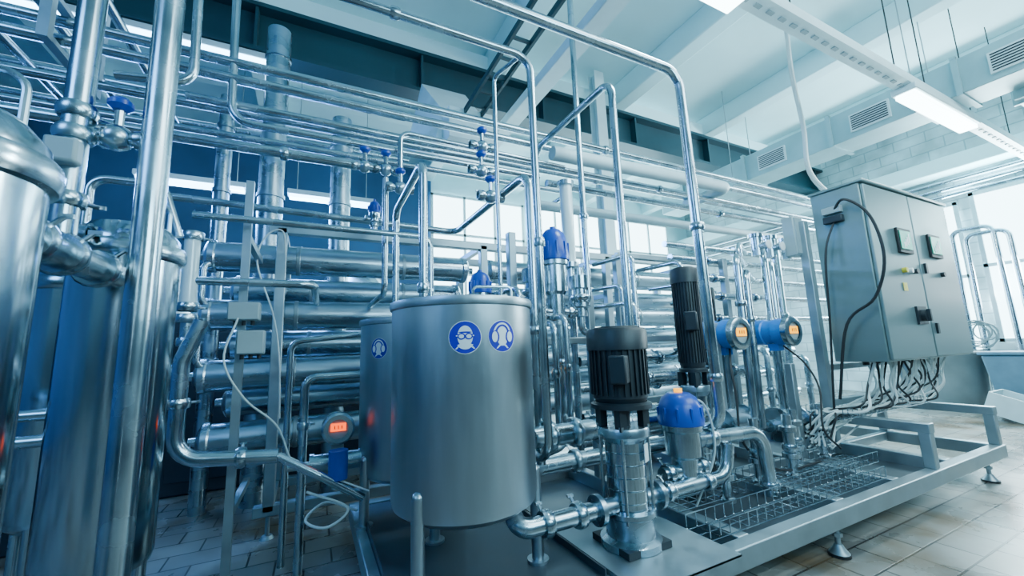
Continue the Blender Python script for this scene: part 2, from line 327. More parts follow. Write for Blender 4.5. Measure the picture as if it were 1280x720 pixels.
# ------------------------------------------------------------------ sign stamping
def stamp(b,C,R,phi,z0,s,kind):
    def mp(p,off):
        a=phi+p[0]*s/R; rr=R+off; return V((C[0]+rr*cos(a),C[1]+rr*sin(a),z0+p[1]*s))
    def disc(cx,cy,rx,ry,m,off,seg=28,rings=4,a0=0,a1=2*pi,inner=0):
        full=abs(a1-a0-2*pi)<1e-6; vs=[];fs=[]; n=seg if full else seg+1
        for k in range(rings+1):
            q=inner+(1-inner)*k/rings
            for i in range(n):
                a=a0+(a1-a0)*i/seg; vs.append(mp((cx+rx*q*cos(a),cy+ry*q*sin(a)),off))
        for k in range(rings):
            for i in range(seg):
                j=(i+1)%n; fs.append((k*n+i,(k+1)*n+i,(k+1)*n+j,k*n+j))
        b.add(vs,fs,m)
    def rect(x0,y0,x1,y1,m,off): 
        b.add([mp((x0,y0),off),mp((x1,y0),off),mp((x1,y1),off),mp((x0,y1),off)],[(0,1,2,3)],m)
    disc(0,0,1,1,WHITE,.0012); disc(0,0,.96,.96,SBLUE,.002)
    if kind=='goggles':
        # outlined head, hair and shoulders with large round goggles on a strap
        disc(0,-.30,.50,.42,WHITE,.0026,a0=pi+.35,a1=2*pi-.35)
        b.add([mp(p,.0027) for p in((-.60,-.70),(.60,-.70),(.46,-.54),(.20,-.44),(-.20,-.44),(-.46,-.54))],[(0,1,2,3,4,5)],WHITE)
        disc(0,.06,.46,.64,WHITE,.0030)
        disc(0,.30,.40,.05,SBLUE,.0034)
        rect(-.50,-.01,.50,.19,SBLUE,.0036); rect(-.54,.06,-.40,.13,WHITE,.0040); rect(.40,.06,.54,.13,WHITE,.0040)
        for sx in(-1,1): disc(sx*.22,.06,.235,.20,SBLUE,.0040); disc(sx*.22,.06,.155,.125,WHITE,.0044)
    else:
        # solid head wearing a headband and two large ear cups
        b.add([mp(p,.0026) for p in((-.46,-.76),(.46,-.76),(.30,-.58),(.14,-.44),(-.14,-.44),(-.30,-.58))],[(0,1,2,3,4,5)],WHITE)
        disc(0,.0,.42,.60,WHITE,.0030)
        disc(0,.06,.66,.78,WHITE,.0034,a0=.05,a1=pi-.05,inner=.85)
        for sx in(-1,1): disc(sx*.50,-.04,.27,.39,SBLUE,.0038); disc(sx*.55,-.04,.20,.33,WHITE,.0042)
# ------------------------------------------------------------------ tanks
def tank(c,r,z0,z1,label,signs,legs):
    t=Thing('steel_tank',label,'tank',(c[0],c[1],z0-.29),'process tanks')
    cx,cy=c
    b=B(); b.lathe([(0,z0-.05),(r*.5,z0-.045),(r*.85,z0-.02),(r*.98,z0+.01),(r,z0+.04),(r,z1-.03)],(cx,cy,0),TANK,Z,72); t.part('tank_shell',b)
    b=B(); b.lathe([(r,z1-.035),(r+.008,z1-.03),(r+.012,z1-.012),(r+.008,z1+.003),(r-.01,z1+.006),(r-.03,z1+.004),(.02,z1+.03),(0,z1+.03)],(cx,cy,0),TANK,Z,72); t.part('tank_lid',b)
    b=B(); b.tube([(cx+.02,cy-.1,z1+.02),(cx+.02,cy-.1,z1+.075),(cx+.2,cy-.14,z1+.075),(cx+.2,cy-.14,z1+.02)],.007,PIPE,.02,8); t.part('lid_handle',b)
    for a in legs:
        x=cx+(r-.005)*cos(a); y=cy+(r-.005)*sin(a); b=B(); b.cyl((x,y,.255),(x,y,z0+.1),.027,TANK,16); b.ball((x,y,z0+.1),.027,TANK,12); b.cyl((x,y,.25),(x,y,.262),.05,TANK,16); t.part('tank_leg',b)
    for kind,phi,z,s in signs:
        b=B(); stamp(b,c,r,phi,z,s,kind); t.part('safety_sign',b,label='round blue sign with white head wearing '+('goggles' if kind=='goggles' else 'ear protectors'))
C1=(.65,1.85)
tank(C1,.328,.54,1.425,'large brushed steel cylindrical tank with two blue safety signs',
  [('goggles',atan2(-.315,-.10),1.256,.067),('ears',atan2(-.32,.060),1.258,.067)],[radians(-144),radians(-20),radians(100)])
tank((.60,2.66),.33,.50,1.41,'brushed steel cylindrical tank standing behind the larger tank',
  [('ears',atan2(-.21,-.25),1.235,.06)],[radians(-160),radians(-40),radians(80)])
# ------------------------------------------------------------------ skid
t=Thing('equipment_skid','low welded square steel skid base on screw feet','frame',(2.7,1.8,0))
def rail(p0,p1,w=.08,h=.1,name='skid_rail'):
    p0=V(p0);p1=V(p1); c=(p0+p1)/2; d=p1-p0; b=B()
    if abs(d.x)>abs(d.y) and abs(d.x)>abs(d.z): b.box(c,(abs(d.x),w,h),FRAME)
    elif abs(d.y)>abs(d.z): b.box(c,(w,abs(d.y),h),FRAME)
    else: b.box(c,(w,h,abs(d.z)),FRAME)
    t.part(name,b,bevel=.007)
rail((.25,1.39,.2),(5.32,1.39,.2)); rail((.25,2.95,.2),(5.32,2.95,.2))
for x in(.29,1.12,1.95,2.85,3.55,4.4,5.28): rail((x,1.43,.2),(x,2.91,.2))
rail((1.2,2.15,.2),(5.24,2.15,.2),.06,.08)
for x in(4.02,5.28):
    rail((x,1.40,.25),(x,1.40,.50),.07,.07,'stand_post'); rail((x,2.15,.25),(x,2.15,.50),.07,.07,'stand_post'); rail((x,1.36,.53),(x,2.2,.53),.08,.07,'stand_bar')
rail((4.06,2.15,.53),(5.24,2.15,.53),.07,.06,'stand_bar')
for x,y in((.4,1.39),(2.68,1.39),(4.98,1.39),(.4,2.95),(2.68,2.95),(4.98,2.95),(1.5,2.95)):
    b=B(); b.cyl((x,y,0),(x,y,.015),.055,RUBBER,18); b.lathe([(.05,.015),(.03,.04),(.02,.06),(.014,.06),(.014,.15)],(x,y,0),FRAME,Z,14); b.cyl((x,y,.10),(x,y,.118),.026,FRAME,6); t.part('levelling_foot',b)
b=B(); b.box((.72,2.18,.247),(.84,1.4,.008),TRAYM); 
for x in(.31,1.13): b.box((x,2.18,.262),(.008,1.4,.04),TRAYM)
t.part('drip_tray',b)
b=B(); b.box((2.9,2.2,.155),(3.2,1.4,.008),TRAYM); t.part('drip_tray',b)
for x,y,z in((1.28,2.55,2.05),(1.95,2.55,1.6),(2.85,2.15,1.35),(3.62,2.05,1.0),(3.55,2.5,2.0),(2.4,2.7,2.0)):
    rail((x,y,.24),(x,y,z),.06,.06,'skid_upright')
rail((1.28,2.55,1.25),(3.5,2.55,1.25),.05,.05,'skid_brace'); rail((1.95,2.55,.75),(3.5,2.55,.75),.05,.05,'skid_brace'); rail((2.4,2.7,2.0),(3.9,2.7,2.0),.05,.05,'skid_brace')
# ------------------------------------------------------------------ pumps
def pump(x,y,zb,zm0,zm1,rm,label,col=.085,plate=False):
    t=Thing('vertical_pump',label,'pump',(x,y,zb),'vertical multistage pumps')
    h=zm1-zm0
    b=B(); b.lathe([(0,zm0),(rm*.8,zm0),(rm*.85,zm0+.02),(rm*.9,zm0+.03),(rm*.9,zm1-.09),(0,zm1-.09)],(x,y,0),BLACK,Z,32)
    for k in range(30):
        a=2*pi*k/30; b.box((x+rm*.92*cos(a),y+rm*.92*sin(a),(zm0+.04+zm1-.1)/2),(rm*.10,.008,h-.15),BLACK,Matrix.Rotation(a,3,'Z'))
    t.part('motor_body',b)
    b=B(); b.lathe([(rm*.9,zm1-.11),(rm*1.02,zm1-.11),(rm*1.02,zm1-.02),(rm*.95,zm1-.004),(rm*.5,zm1),(0,zm1)],(x,y,0),BLACK,Z,32)
    for k in range(3): b.lathe([(rm*(.3+.2*k),zm1),(rm*(.33+.2*k),zm1+.006),(rm*(.36+.2*k),zm1)],(x,y,0),BLACK,Z,32)
    t.part('fan_cover',b)
    b=B(); b.box((x-rm*.62,y-rm*.78,zm0+h*.46),(.12,.08,.13),BLACK,Matrix.Rotation(.65,3,'Z')); t.part('terminal_box',b,bevel=.008)
    b=B(); b.lathe([(rm*1.0,zm0-.02),(rm*1.0,zm0+.0),(rm*.85,zm0+.01)],(x,y,0),BLACK,Z,28); b.lathe([(0,zm0-.02),(rm,zm0-.02)],(x,y,0),BLACK,Z,28)
    for sx,sy in((1,1),(1,-1),(-1,1),(-1,-1)): b.box((x+sx*col*.75,y+sy*col*.75,zm0-.07),(.04,.04,.10),BLACK)
    b.cyl((x,y,zm0-.12),(x,y,zm0),.04,BLACK,12)
    t.part('motor_stool',b)
    b=B(); z=zm0-.12; b.lathe([(0,z+.01),(col*1.25,z+.01),(col*1.3,z),(col*1.3,z-.03),(col*1.1,z-.05),(col,z-.06)],(x,y,0),TUBE,Z,32); t.part('pump_head',b)
    b=B(); zc=zb+.14
    prof=[(col,z-.05)]; n=6
    for k in range(n):
        a0=z-.05-(z-.05-zc)*k/n; a1=z-.05-(z-.05-zc)*(k+1)/n; prof+=[(col,a0-.004),(col,a1+.006),(col*.96,a1+.003),(col,a1)]
    b.lathe(prof,(x,y,0),MIRROR,Z,32); t.part('pump_sleeve',b)
    for k in range(4):
        a=pi/4+k*pi/2; b=B(); px=x+col*1.2*cos(a);py=y+col*1.2*sin(a); b.cyl((px,py,zc-.02),(px,py,z),.008,PIPE,8); b.cyl((px,py,z),(px,py,z+.022),.013,PIPE,6); t.part('tie_rod',b)
    b=B(); b.lathe([(0,zb),(col*1.5,zb),(col*1.5,zb+.03),(col*1.2,zb+.045),(col*1.2,zb+.13),(col*1.35,zb+.14),(col*1.35,zb+.16),(col,zb+.165)],(x,y,0),BLACK if not plate else TUBE,Z,28)
    b.box((x,y,zb+.015),(col*2.7,col*2.7,.03),BLACK); t.part('pump_foot',b)
    for s in(-1,1):
        b=B(); b.cyl((x+s*col*.9,y,zb+.18),(x+s*(col*1.9),y,zb+.18),.04,TUBE,18); b.lathe([(.04,-.012),(.068,-.012),(.068,.012),(.04,.012)],(x+s*col*1.95,y,zb+.18),TUBE,X,20); t.part('port_flange',b)
    if plate:
        b=B(); b.box((x+.045,y-col-.004,zb+.42),(.05,.004,.08),WHITE,Matrix.Rotation(.5,3,'Z')); t.part('name_plate',b,label='small white rating plate')
pump(1.39,1.61,.275,.92,1.29,.148,'black-topped vertical multistage pump on a folded steel plinth',.095,True)
pump(2.42,2.02,.25,1.02,1.74,.095,'vertical pump with a tall black finned motor',.075)
pump(3.10,2.42,.25,1.12,1.68,.105,'vertical pump with a black motor behind blue transmitters',.07)
b=B(); b.box((1.44,1.60,.268),(.58,.62,.01),FRAME)
for y in(1.295,1.905): b.box((1.44,y,.243),(.58,.01,.055),FRAME)
b.box((1.155,1.6,.262),(.01,.62,.02),FRAME)
single('pump_plinth',b,(1.44,1.6,.25),'folded sheet steel plinth under the front pump','base plate')
pipe('polished steel suction pipe with clamps entering the front pump',[(.80,1.70,.52),(.80,1.61,.455),(1.20,1.61,.455)],.040,.05,clamps=[((.93,1.61,.455),X),((1.10,1.61,.455),X)])
pipe('polished steel discharge pipe with clamps leaving the front pump',[(1.56,1.61,.455),(2.12,1.62,.455),(2.16,1.62,.62)],.034,.10,clamps=[((1.66,1.61,.455),X),((1.95,1.61,.455),X)])
pipe('fat steel elbow pipe curving down to the skid',[(1.95,1.66,.66),(2.54,1.66,.64),(2.56,1.66,.26)],.042,.14,clamps=[((2.07,1.66,.657),X),((2.56,1.66,.32),Z)])
# ------------------------------------------------------------------ valves
def valve(x,y,zb,zh,zt,r,label,light=None,head=None):
    t=Thing('actuated_valve',label,'valve',(x,y,zb))
    head=head or BLUE; h=zt-zh
    b=B(); b.lathe([(0,zb),(r*.55,zb),(r*.55,zb+.03),(r*.75,zb+.04),(r*.75,zb+.06),(r*.6,zb+.07),(r*.6,zb+(zh-zb)*.45),(r*.82,zb+(zh-zb)*.5),(r*.82,zh-.05),(r*.95,zh-.04),(r*.95,zh-.01),(0,zh-.01)],(x,y,0),PIPE,Z,28); t.part('valve_body',b)
    b=B(); b.lathe([(0,zh-.01),(r*1.05,zh-.01),(r*1.08,zh+.02),(r*1.02,zh+h*.3),(r*.98,zh+h*.55),(r*.8,zh+h*.82),(r*.5,zh+h*.97),(0,zt)],(x,y,0),head,Z,28)
    for k in range(10):
        a=2*pi*k/10; b.box((x+r*1.0*cos(a),y+r*1.0*sin(a),zh+h*.3),(.018,.014,h*.45),head,Matrix.Rotation(a,3,'Z'))
    t.part('actuator_head',b,bevel=.003)
    b=B(); b.cyl((x,y,zt-.01),(x,y,zt+.018),r*.2,light or head,12); t.part('status_cap',b)
    b=B(); b.cyl((x-r*1.5,y,zb+.09),(x+r*1.5,y,zb+.09),r*.32,PIPE,16); 
    for s in(-1,1): clampgeo(b,(x+s*r*1.1,y,zb+.09),X,r*.32)
    t.part('side_port',b)
valve(1.87,1.68,.42,.765,.93,.115,'steel process valve with a ribbed blue actuator head',ORANGE)
valve(1.55,2.4,1.36,1.83,2.06,.105,'tall steel valve with a blue actuator head',None)
valve(1.03,2.55,1.4,1.60,1.74,.075,'small steel valve with a blue actuator head behind the tank')
valve(.38,3.0,2.1,2.25,2.33,.04,'slim hand valve on the overhead header')
for x,y,z in((1.76,2.4,1.42),(1.36,2.4,1.45)):
    t=Thing('valve_bonnet','polished steel stacked valve body with clamps','valve',(x,y,z),'valve bonnets')
    b=B(); b.lathe([(0,0),(.05,0),(.05,.06),(.075,.07),(.075,.10),(.05,.11),(.05,.20),(.07,.21),(.07,.30),(.03,.31),(.03,.36),(0,.36)],(x,y,z),PIPE,Z,24); t.part('bonnet_body',b)
    b=B(); clampgeo(b,(x,y,z+.14),Z,.05); t.part('bonnet_clamp',b)
t=Thing('indicator_unit','small black sensor with glowing orange light on the manifold','sensor',(1.28,2.2,.95))
b=B(); b.cyl((1.28,2.2,.80),(1.28,2.2,1.0),.022,PIPE,12); b.cyl((1.28,2.2,.98),(1.28,2.2,1.05),.035,RUBBER,16); t.part('sensor_body',b)
b=B(); b.lathe([(0,1.08),(.02,1.075),(.028,1.05),(0,1.05)],(1.28,2.2,0),ORANGE,Z,14); t.part('indicator_light',b)
pipe('steel pipe linking the valve stack to the skid',[(1.57,2.4,1.38),(1.57,2.4,.55),(1.3,2.4,.5)],.03,.1,clamps=[((1.57,2.4,1.1),Z)])
pipe('curved steel pipe below the valve bonnet',[(1.76,2.4,1.42),(1.76,2.4,1.30),(2.0,2.4,1.30),(2.02,2.4,.6)],.028,.08)
def handvalve(x,y,z,col=None,label='small hand valve with a blue knob on steel piping'):
    t=Thing('hand_valve',label,'valve',(x,y,z),'hand valves')
    b=B(); b.ball((x,y,z),.045,PIPE,16); b.cyl((x,y,z),(x,y,z+.10),.014,PIPE,10); b.cyl((x-.07,y,z),(x+.07,y,z),.024,PIPE,14); clampgeo(b,(x-.07,y,z),X,.024); clampgeo(b,(x+.07,y,z),X,.024); t.part('valve_body',b)
    b=B(); b.lathe([(0,.10),(.02,.10),(.035,.115),(.035,.13),(.02,.145),(0,.15)],(x,y,z),col or BLUE,Z,16); t.part('knob',b)
for p in((.42,2.75,2.48),(.51,2.7,2.34),(1.0,2.4,2.42),(1.02,2.3,2.2),(.28,2.75,2.48),(1.01,2.4,2.60)): handvalve(*p)
pipe('slim steel pipe between the hand valves',[(.51,2.7,2.36),(.51,2.7,2.76),(1.9,2.7,2.74)],.018,.07)
pipe('slim vertical steel pipe under the hand valve',[(.42,2.75,2.42),(.42,2.75,1.6),(.42,3.5,1.6)],.02,.07)
pipe('thick steel manifold with clamps behind the front pump',[(1.02,1.87,.75),(2.3,1.87,.75)],.055,clamps=[((1.12,1.87,.75),X),((1.28,1.87,.75),X),((1.44,1.87,.75),X),((1.62,1.87,.75),X),((2.2,1.87,.75),X)])
pipe('thick lower steel manifold along the skid',[(1.2,2.2,.5),(3.4,2.2,.5)],.05,clamps=[((1.5,2.2,.5),X),((1.9,2.2,.5),X),((2.8,2.2,.5),X)])
pipe('steel manifold along the middle of the skid',[(1.9,2.35,.95),(3.6,2.35,.95)],.045,clamps=[((2.3,2.35,.95),X),((2.7,2.35,.95),X),((3.3,2.35,.95),X)])
for x,y,z0,z1 in((1.2,2.3,.5,1.6),(1.3,2.05,.75,1.35),(1.45,2.15,.75,1.4),(2.2,2.3,.5,1.9),(2.05,2.15,.75,1.5),(2.85,2.3,.5,1.7),(2.62,2.2,.5,1.85),(2.3,2.55,.3,1.7),(3.4,2.55,.3,1.6)):
    pipe('slim vertical steel branch pipe on the skid',[(x,y,z0),(x,y,z1),(x+.02,y+.5,z1+.02)],.02,.07,group='skid branch pipes',clamps=[((x,y,(z0+z1)/2),Z)])
for y,z in((2.85,.42),(2.8,.62),(2.85,.85),(2.8,1.08)):
    pipe('horizontal steel header running low along the rear of the skid',[(2.0,y,z),(5.1,y,z),(5.1,y+.25,z)],.045,.1,group='low rear headers',clamps=[((2.9,y,z),X),((3.9,y,z),X),((4.6,y,z),X)])
for x,z in((3.05,1.15),(3.45,1.2),(4.25,1.1),(4.6,1.05),(4.95,1.0)):
    pipe('upright steel pipe rising from the rear skid headers',[(x,2.62,.3),(x,2.62,z),(x+.1,2.8,z)],.03,.08,group='rear skid risers',clamps=[((x,2.62,.7),Z)])
for x,y in((2.28,1.75),(2.75,1.85),(3.05,1.80),(3.3,1.9),(3.75,1.95)):
    t=Thing('drain_valve','stubby polished steel drain valve with clamp rings on the skid','valve',(x,y,.25),'skid drain valves')
    b=B(); b.lathe([(0,0),(.045,0),(.045,.02),(.03,.03),(.03,.12),(.055,.13),(.055,.16),(.035,.17),(.035,.30),(.055,.31),(.055,.34),(.03,.35),(.03,.42),(0,.42)],(x,y,.25),PIPE,Z,20); t.part('valve_body',b)
    b=B(); clampgeo(b,(x,y,.45),Z,.035); t.part('clamp_ring',b)
t=Thing('sight_glass','tall milky sight glass column between steel flanges','sight glass',(1.97,2.8,1.85))
b=B(); b.cyl((1.97,2.8,1.92),(1.97,2.8,2.62),.055,GLASS,24); t.part('glass_tube',b)
for z in(1.9,2.64):
    b=B(); b.cyl((1.97,2.8,z-.02),(1.97,2.8,z+.02),.075,PIPE,24); t.part('glass_flange',b)
pipe('steel pipe below the sight glass',[(1.97,2.8,1.88),(1.97,2.8,.25)],.03)
# ------------------------------------------------------------------ transmitters
def flowmeter(x,y,z,r,L,body,disp,label,stem,dr):
    t=Thing('flow_transmitter',label,'flow meter',(x,y,stem),'flow transmitters')
    b=B(); b.lathe([(0,0),(r*.8,0),(r*.95,.01),(r*.95,L*.35),(r*.86,L*.38),(r*.86,L*.62),(r*.95,L*.65),(r*.95,L),(0,L)],(x,y+.02,z),body,Y,28); t.part('housing',b)
    b=B(); b.lathe([(r*.62,-.02),(r*.9,-.022),(r*1.04,-.012),(r*1.06,.03),(r*.95,.04)],(x,y,z),PIPE,Y,28); t.part('bezel_ring',b)
    b=B(); b.lathe([(0,-.006),(r*.68,-.006),(r*.68,.01),(0,.01)],(x,y,z),GREYBOX,Y,28); t.part('dial_face',b)
    b=B(); b.box((x,y-.012,z+.01),(r*.95,.008,r*.5),disp)
    for k in(-1,0,1): b.box((x+k*r*.22,y-.017,z+.01),(r*.06,.003,r*.22),RUBBER)
    t.part('display',b,label='glowing orange readout')
    b=B(); b.cyl((x,y+L*.5,stem+.08),(x,y+L*.5,z-r*.8),r*.28,PIPE,14); b.box((x,y+L*.5,z-r*1.1),(r*.7,r*.7,r*.5),body); t.part('stem',b)
    b=B(); b.cyl((x-.12,y+L*.5,stem),(x+.12,y+L*.5,stem),dr,TUBE,28)
    for s in(-1,1): b.lathe([(0,-.012),(dr*1.15,-.012),(dr*1.15,.012),(0,.012)],(x+s*.13,y+L*.5,stem),TUBE,X,28); b.cyl((x+s*.13,y+L*.5,stem),(x+s*.25,y+L*.5,stem),dr*.4,PIPE,14)
    t.part('sensor_body',b)
flowmeter(2.95,2.0,1.26,.12,.30,TBLUE,ORANGE,'round blue flow transmitter with glowing orange display',.58,.11)
flowmeter(3.64,2.0,1.27,.12,.30,TBLUE,ORANGE,'round blue flow transmitter with orange display beside the cabinet',.50,.12)
flowmeter(.15,2.58,.79,.085,.12,GREYBOX,RED,'small round transmitter with glowing red display',.60,.05)
b=B(); b.cyl((.15,2.50,.54),(.15,2.50,.69),.05,BLUE,18); b.cyl((.15,2.50,.49),(.15,2.50,.54),.03,PIPE,14)
single('sensor_head',b,(.15,2.55,.5),'blue cylindrical sensor below the red transmitter','sensor')
# ------------------------------------------------------------------ right piping cluster
grp='cabinet side pipes'
for x,y,zt,zb,r in((3.07,2.05,1.90,.6,.03),(3.32,2.15,1.80,.5,.028),(3.78,2.25,2.05,.25,.03),(3.95,2.30,1.95,.25,.03),(4.15,2.35,2.15,.25,.035),(3.50,2.3,2.1,.25,.025)):
    pipe('upright steel pipe with elbow beside the control cabinet',[(x,y,zb),(x+.02,y,zt),(x+.5,y+.25,zt)],r,.10,group=grp,clamps=[((x+.01,y,(zb+zt)*.6),Z)])
for y,z in((2.45,1.62),(2.5,1.8),(2.55,1.98),(2.6,2.12),(2.5,1.42)):
    pipe('horizontal steel pipe behind the control cabinet',[(2.9,y,z),(5.6,y,z)],.03,group='rear skid headers',clamps=[((3.4,y,z),X),((3.9,y,z),X)])
for x in (3.55,3.75,4.0):
    t=Thing('sample_valve','small steel sampling valve block beside the cabinet','valve',(x,2.2,2.0),'sampling valves')
    b=B(); b.cyl((x,2.15,1.95),(x,2.15,2.12),.045,PIPE,18); b.cyl((x,2.15,2.12),(x,2.15,2.15),.06,PIPE,18); b.cyl((x,2.05,2.03),(x,2.15,2.03),.03,PIPE,14); t.part('valve_block',b)
    b=B(); b.lathe([(0,0),(.035,0),(.04,.012),(0,.02)],(x,2.05,2.03),WHITE,(0,-1,0),16); t.part('gauge_face',b)
t=Thing('cabinet_stand','square steel stand carrying the control cabinet','stand',(4.7,2.0,.25))
for x in(3.93,5.4):
    b=B(); b.box((x,1.95,1.30),(.07,.07,1.9 if x<5 else 1.5),FRAME); t.part('stand_upright',b,bevel=.006)
for z in(.66,.95):
    b=B(); b.box((4.66,1.95,z),(1.4,.06,.05),FRAME); t.part('stand_crossbar',b,bevel=.006)
# ------------------------------------------------------------------ control cabinet
t=Thing('control_cabinet','large grey steel control cabinet with two screens and black switches','electrical cabinet',(4.79,1.67,1.0))
x0,x1,y0,y1,z0,z1=3.98,5.60,1.52,1.88,1.0,2.46
b=B(); b.box(((x0+x1)/2,(y0+y1)/2,(z0+z1)/2),(x1-x0,y1-y0,z1-z0),CAB)
b.box(((x0+x1)/2,(y0+y1)/2-.01,z1+.012),(x1-x0+.03,y1-y0+.05,.025),CAB); cb=t.part('cabinet_body',b,bevel=.008)
def screen(cx,cz,par):
    b=B(); b.box((cx,y0-.034,cz),(.25,.02,.22),RUBBER); s=t.part('screen_frame',b,par,bevel=.005)
    b=B(); b.box((cx,y0-.046,cz+.005),(.20,.006,.16),GREEN)
    for k in range(4): b.box((cx-.04+k*.03,y0-.0495,cz-.04+k*.02),(.02,.002,.05+.01*k),WHITE)
    t.part('screen_display',b,par,label='green lit touch display')
for i,(a,c) in enumerate(((x0+.01,4.78),(4.79,x1-.01))):
    b=B(); b.box(((a+c)/2,y0-.012,(z0+z1)/2),(c-a-.01,.024,z1-z0-.03),CAB); d=t.part('cabinet_door',b,bevel=.006)
    screen((4.53,5.14)[i],2.0,d)
    if i==0:
        for k in range(3):
            b=B(); b.cyl((4.43+.10*k,y0-.024,1.74),(4.43+.10*k,y0-.055,1.74),.022,(YEL,WHITE,BLACK)[k],14); t.part('push_button',b,d)
        b=B(); b.box((4.42,y0-.026,1.60),(.07,.003,.07),YEL); t.part('warning_label',b,d,label='yellow warning sticker')
        b=B(); b.box((4.60,y0-.03,1.36),(.17,.02,.15),BLACK); b.cyl((4.60,y0-.03,1.36),(4.60,y0-.07,1.36),.05,BLACK,18); b.box((4.60,y0-.08,1.36),(.025,.025,.10),BLACK); t.part('main_switch',b,d,label='black rotary main switch')
    else:
        for z in(1.25,1.78):
            b=B(); b.box((4.87,y0-.03,z),(.035,.02,.09),BLACK); t.part('door_lock',b,d)
        b=B(); b.cyl((5.2,y0-.024,1.74),(5.2,y0-.05,1.74),.022,BLACK,14); t.part('push_button',b,d)
for k in range(12):
    b=B(); xx=4.1+k*.12; b.cyl((xx,1.72,.97),(xx,1.72,1.0),.022,WHITE if k%2 else RUBBER,10); t.part('cable_gland',b)
for z in(2.28,2.2): 
    b=B(); b.box((x0-.02,1.72,z),(.05,.14,.06),GREYBOX if z>2.25 else BLACK); t.part('wall_socket',b,bevel=.006)
t2=Thing('junction_box','small grey junction box on the side of the cabinet','junction box',(3.92,1.95,2.05))
b=B(); b.box((3.90,2.02,2.12),(.14,.1,.36),GREYBOX); t2.part('box_body',b,bevel=.008)
b=B(); b.box((3.90,1.965,2.12),(.12,.012,.33),GREYBOX); t2.part('box_cover',b)
def cable(pts,r,m,label,grp,name='cable'):
    P=[V(p) for p in pts]; P=[P[0]*2-P[1]]+P+[P[-1]*2-P[-2]]; out=[]
    for i in range(1,len(P)-2):
        for k in range(7):
            u=k/7; a,b_,c,d=P[i-1],P[i],P[i+1],P[i+2]
            out.append(.5*((2*b_)+(c-a)*u+(2*a-5*b_+4*c-d)*u*u+(3*b_-a-3*c+d)*u**3))
    out.append(P[-2]); b=B(); b.tube(out,r,m,0.0001,7); single(name,b,pts[0],label,'cable',grp)
cable([(3.96,1.72,2.26),(3.90,1.60,2.33),(3.92,1.46,2.15),(3.93,1.42,1.8),(3.93,1.52,1.5),(3.9,1.72,1.3),(3.9,1.85,.7)],.011,RUBBER,'black cable looping beside the control cabinet','loop cables')
cable([(3.96,1.72,2.18),(3.88,1.78,1.9),(3.86,1.82,1.3),(3.87,1.9,.5)],.009,RUBBER,'black cable looping beside the control cabinet','loop cables')
for k in range(36):
    xx=4.04+k*.041; m=(CABLE,RUBBER,CABLE)[k%3]; dz=random.uniform(-.16,.05)
    cable([(xx,1.68+random.uniform(-.06,.10),.99),(xx+random.uniform(-.08,.08),1.70,.84+dz*.5),(xx-.10+random.uniform(-.16,.16),1.78+random.uniform(-.14,.1),.70+dz*.6),(xx-.28+random.uniform(-.1,.1),1.86+random.uniform(-.12,.1),.61),(max(3.72,xx-.6),1.90+random.uniform(-.1,.08),.60),(3.66,1.93+random.uniform(-.1,.1),.40+random.uniform(-.08,.1))],.008 if k%3 else .010,m,'thin cable dropping from the control cabinet to the wire tray','cabinet cables')
for k,(x,y) in enumerate(((4.52,2.1),(4.56,2.13))):
    cable([(x,y-.02,5.6),(x,y,4.55),(x-.03,y,4.0),(x+.03,y,3.4),(x+.02,y,2.9),(x+.05,y-.2,2.48)],.017,CABLE,'pale corrugated conduit dropping from ceiling to cabinet','ceiling conduits','flexible_conduit')
cable([(-.36,2.56,1.42),(-.40,2.5,1.2),(-.30,2.5,1.0),(-.15,2.5,.85),(-.05,2.5,.62),(.12,2.5,.55),(.30,2.4,.48)],.005,CABLE,'thin white cable hanging in front of the rack','front cables')
cable([(-.20,3.3,1.95),(-.22,3.2,2.1),(-.32,3.2,2.05),(-.36,3.2,1.85),(-.25,3.2,1.5),(-.2,3.2,1.2),(-.18,3.2,.8)],.006,CABLE,'thin white cable looped on the rack upright','front cables')
cable([(.0,2.5,.50),(.2,2.45,.40),(.1,2.4,.34),(.0,2.5,.36),(.1,2.6,.40),(.25,2.5,.36)],.007,CABLE,'coiled pale hose near the skid corner','front cables')
cable([(2.95,2.1,1.15),(2.8,2.0,1.0),(2.75,1.95,.8),(2.7,1.9,.5),(2.9,1.8,.32),(3.4,1.8,.30)],.008,RUBBER,'black signal cable from the blue transmitter','signal cables')
cable([(3.66,2.1,1.15),(3.75,2.0,1.0),(3.72,1.9,.8),(3.6,1.85,.5),(3.7,1.8,.35)],.008,RUBBER,'black signal cable from the blue transmitter','signal cables')
cable([(1.87,1.64,.90),(1.98,1.6,.85),(2.02,1.6,.6),(1.95,1.7,.3)],.006,CABLE,'thin pale cable from the blue valve head','signal cables')
def basket(x0,x1,y0,y1,z,label,dx=.07):
    b=B(); n=int((x1-x0)/dx)
    for i in range(n+1):
        x=x0+(x1-x0)*i/n; b.tube([(x,y0,z+.07),(x,y0,z),(x,y1,z),(x,y1,z+.07)],.003,PIPE,.01,5)
    m=int((y1-y0)/.05)
    for j in range(m+1): b.tube([(x0,y0+(y1-y0)*j/m,z-.004),(x1,y0+(y1-y0)*j/m,z-.004)],.003,PIPE,seg=5)
    for y in(y0,y1): b.tube([(x0,y,z+.07),(x1,y,z+.07)],.003,PIPE,seg=5)
    single('wire_basket_tray',b,(x0,y0,z),label,'cable tray','wire basket trays')
basket(1.75,3.5,1.46,1.60,.260,'wire mesh cable tray lying along the skid')
basket(2.65,3.9,1.66,1.95,.260,'wide wire mesh cable tray across the skid')
basket(3.7,5.2,1.75,2.05,.575,'wire mesh cable tray under the control cabinet')
basket(1.9,2.5,1.78,1.98,.260,'short wire mesh cable tray beside the pump')
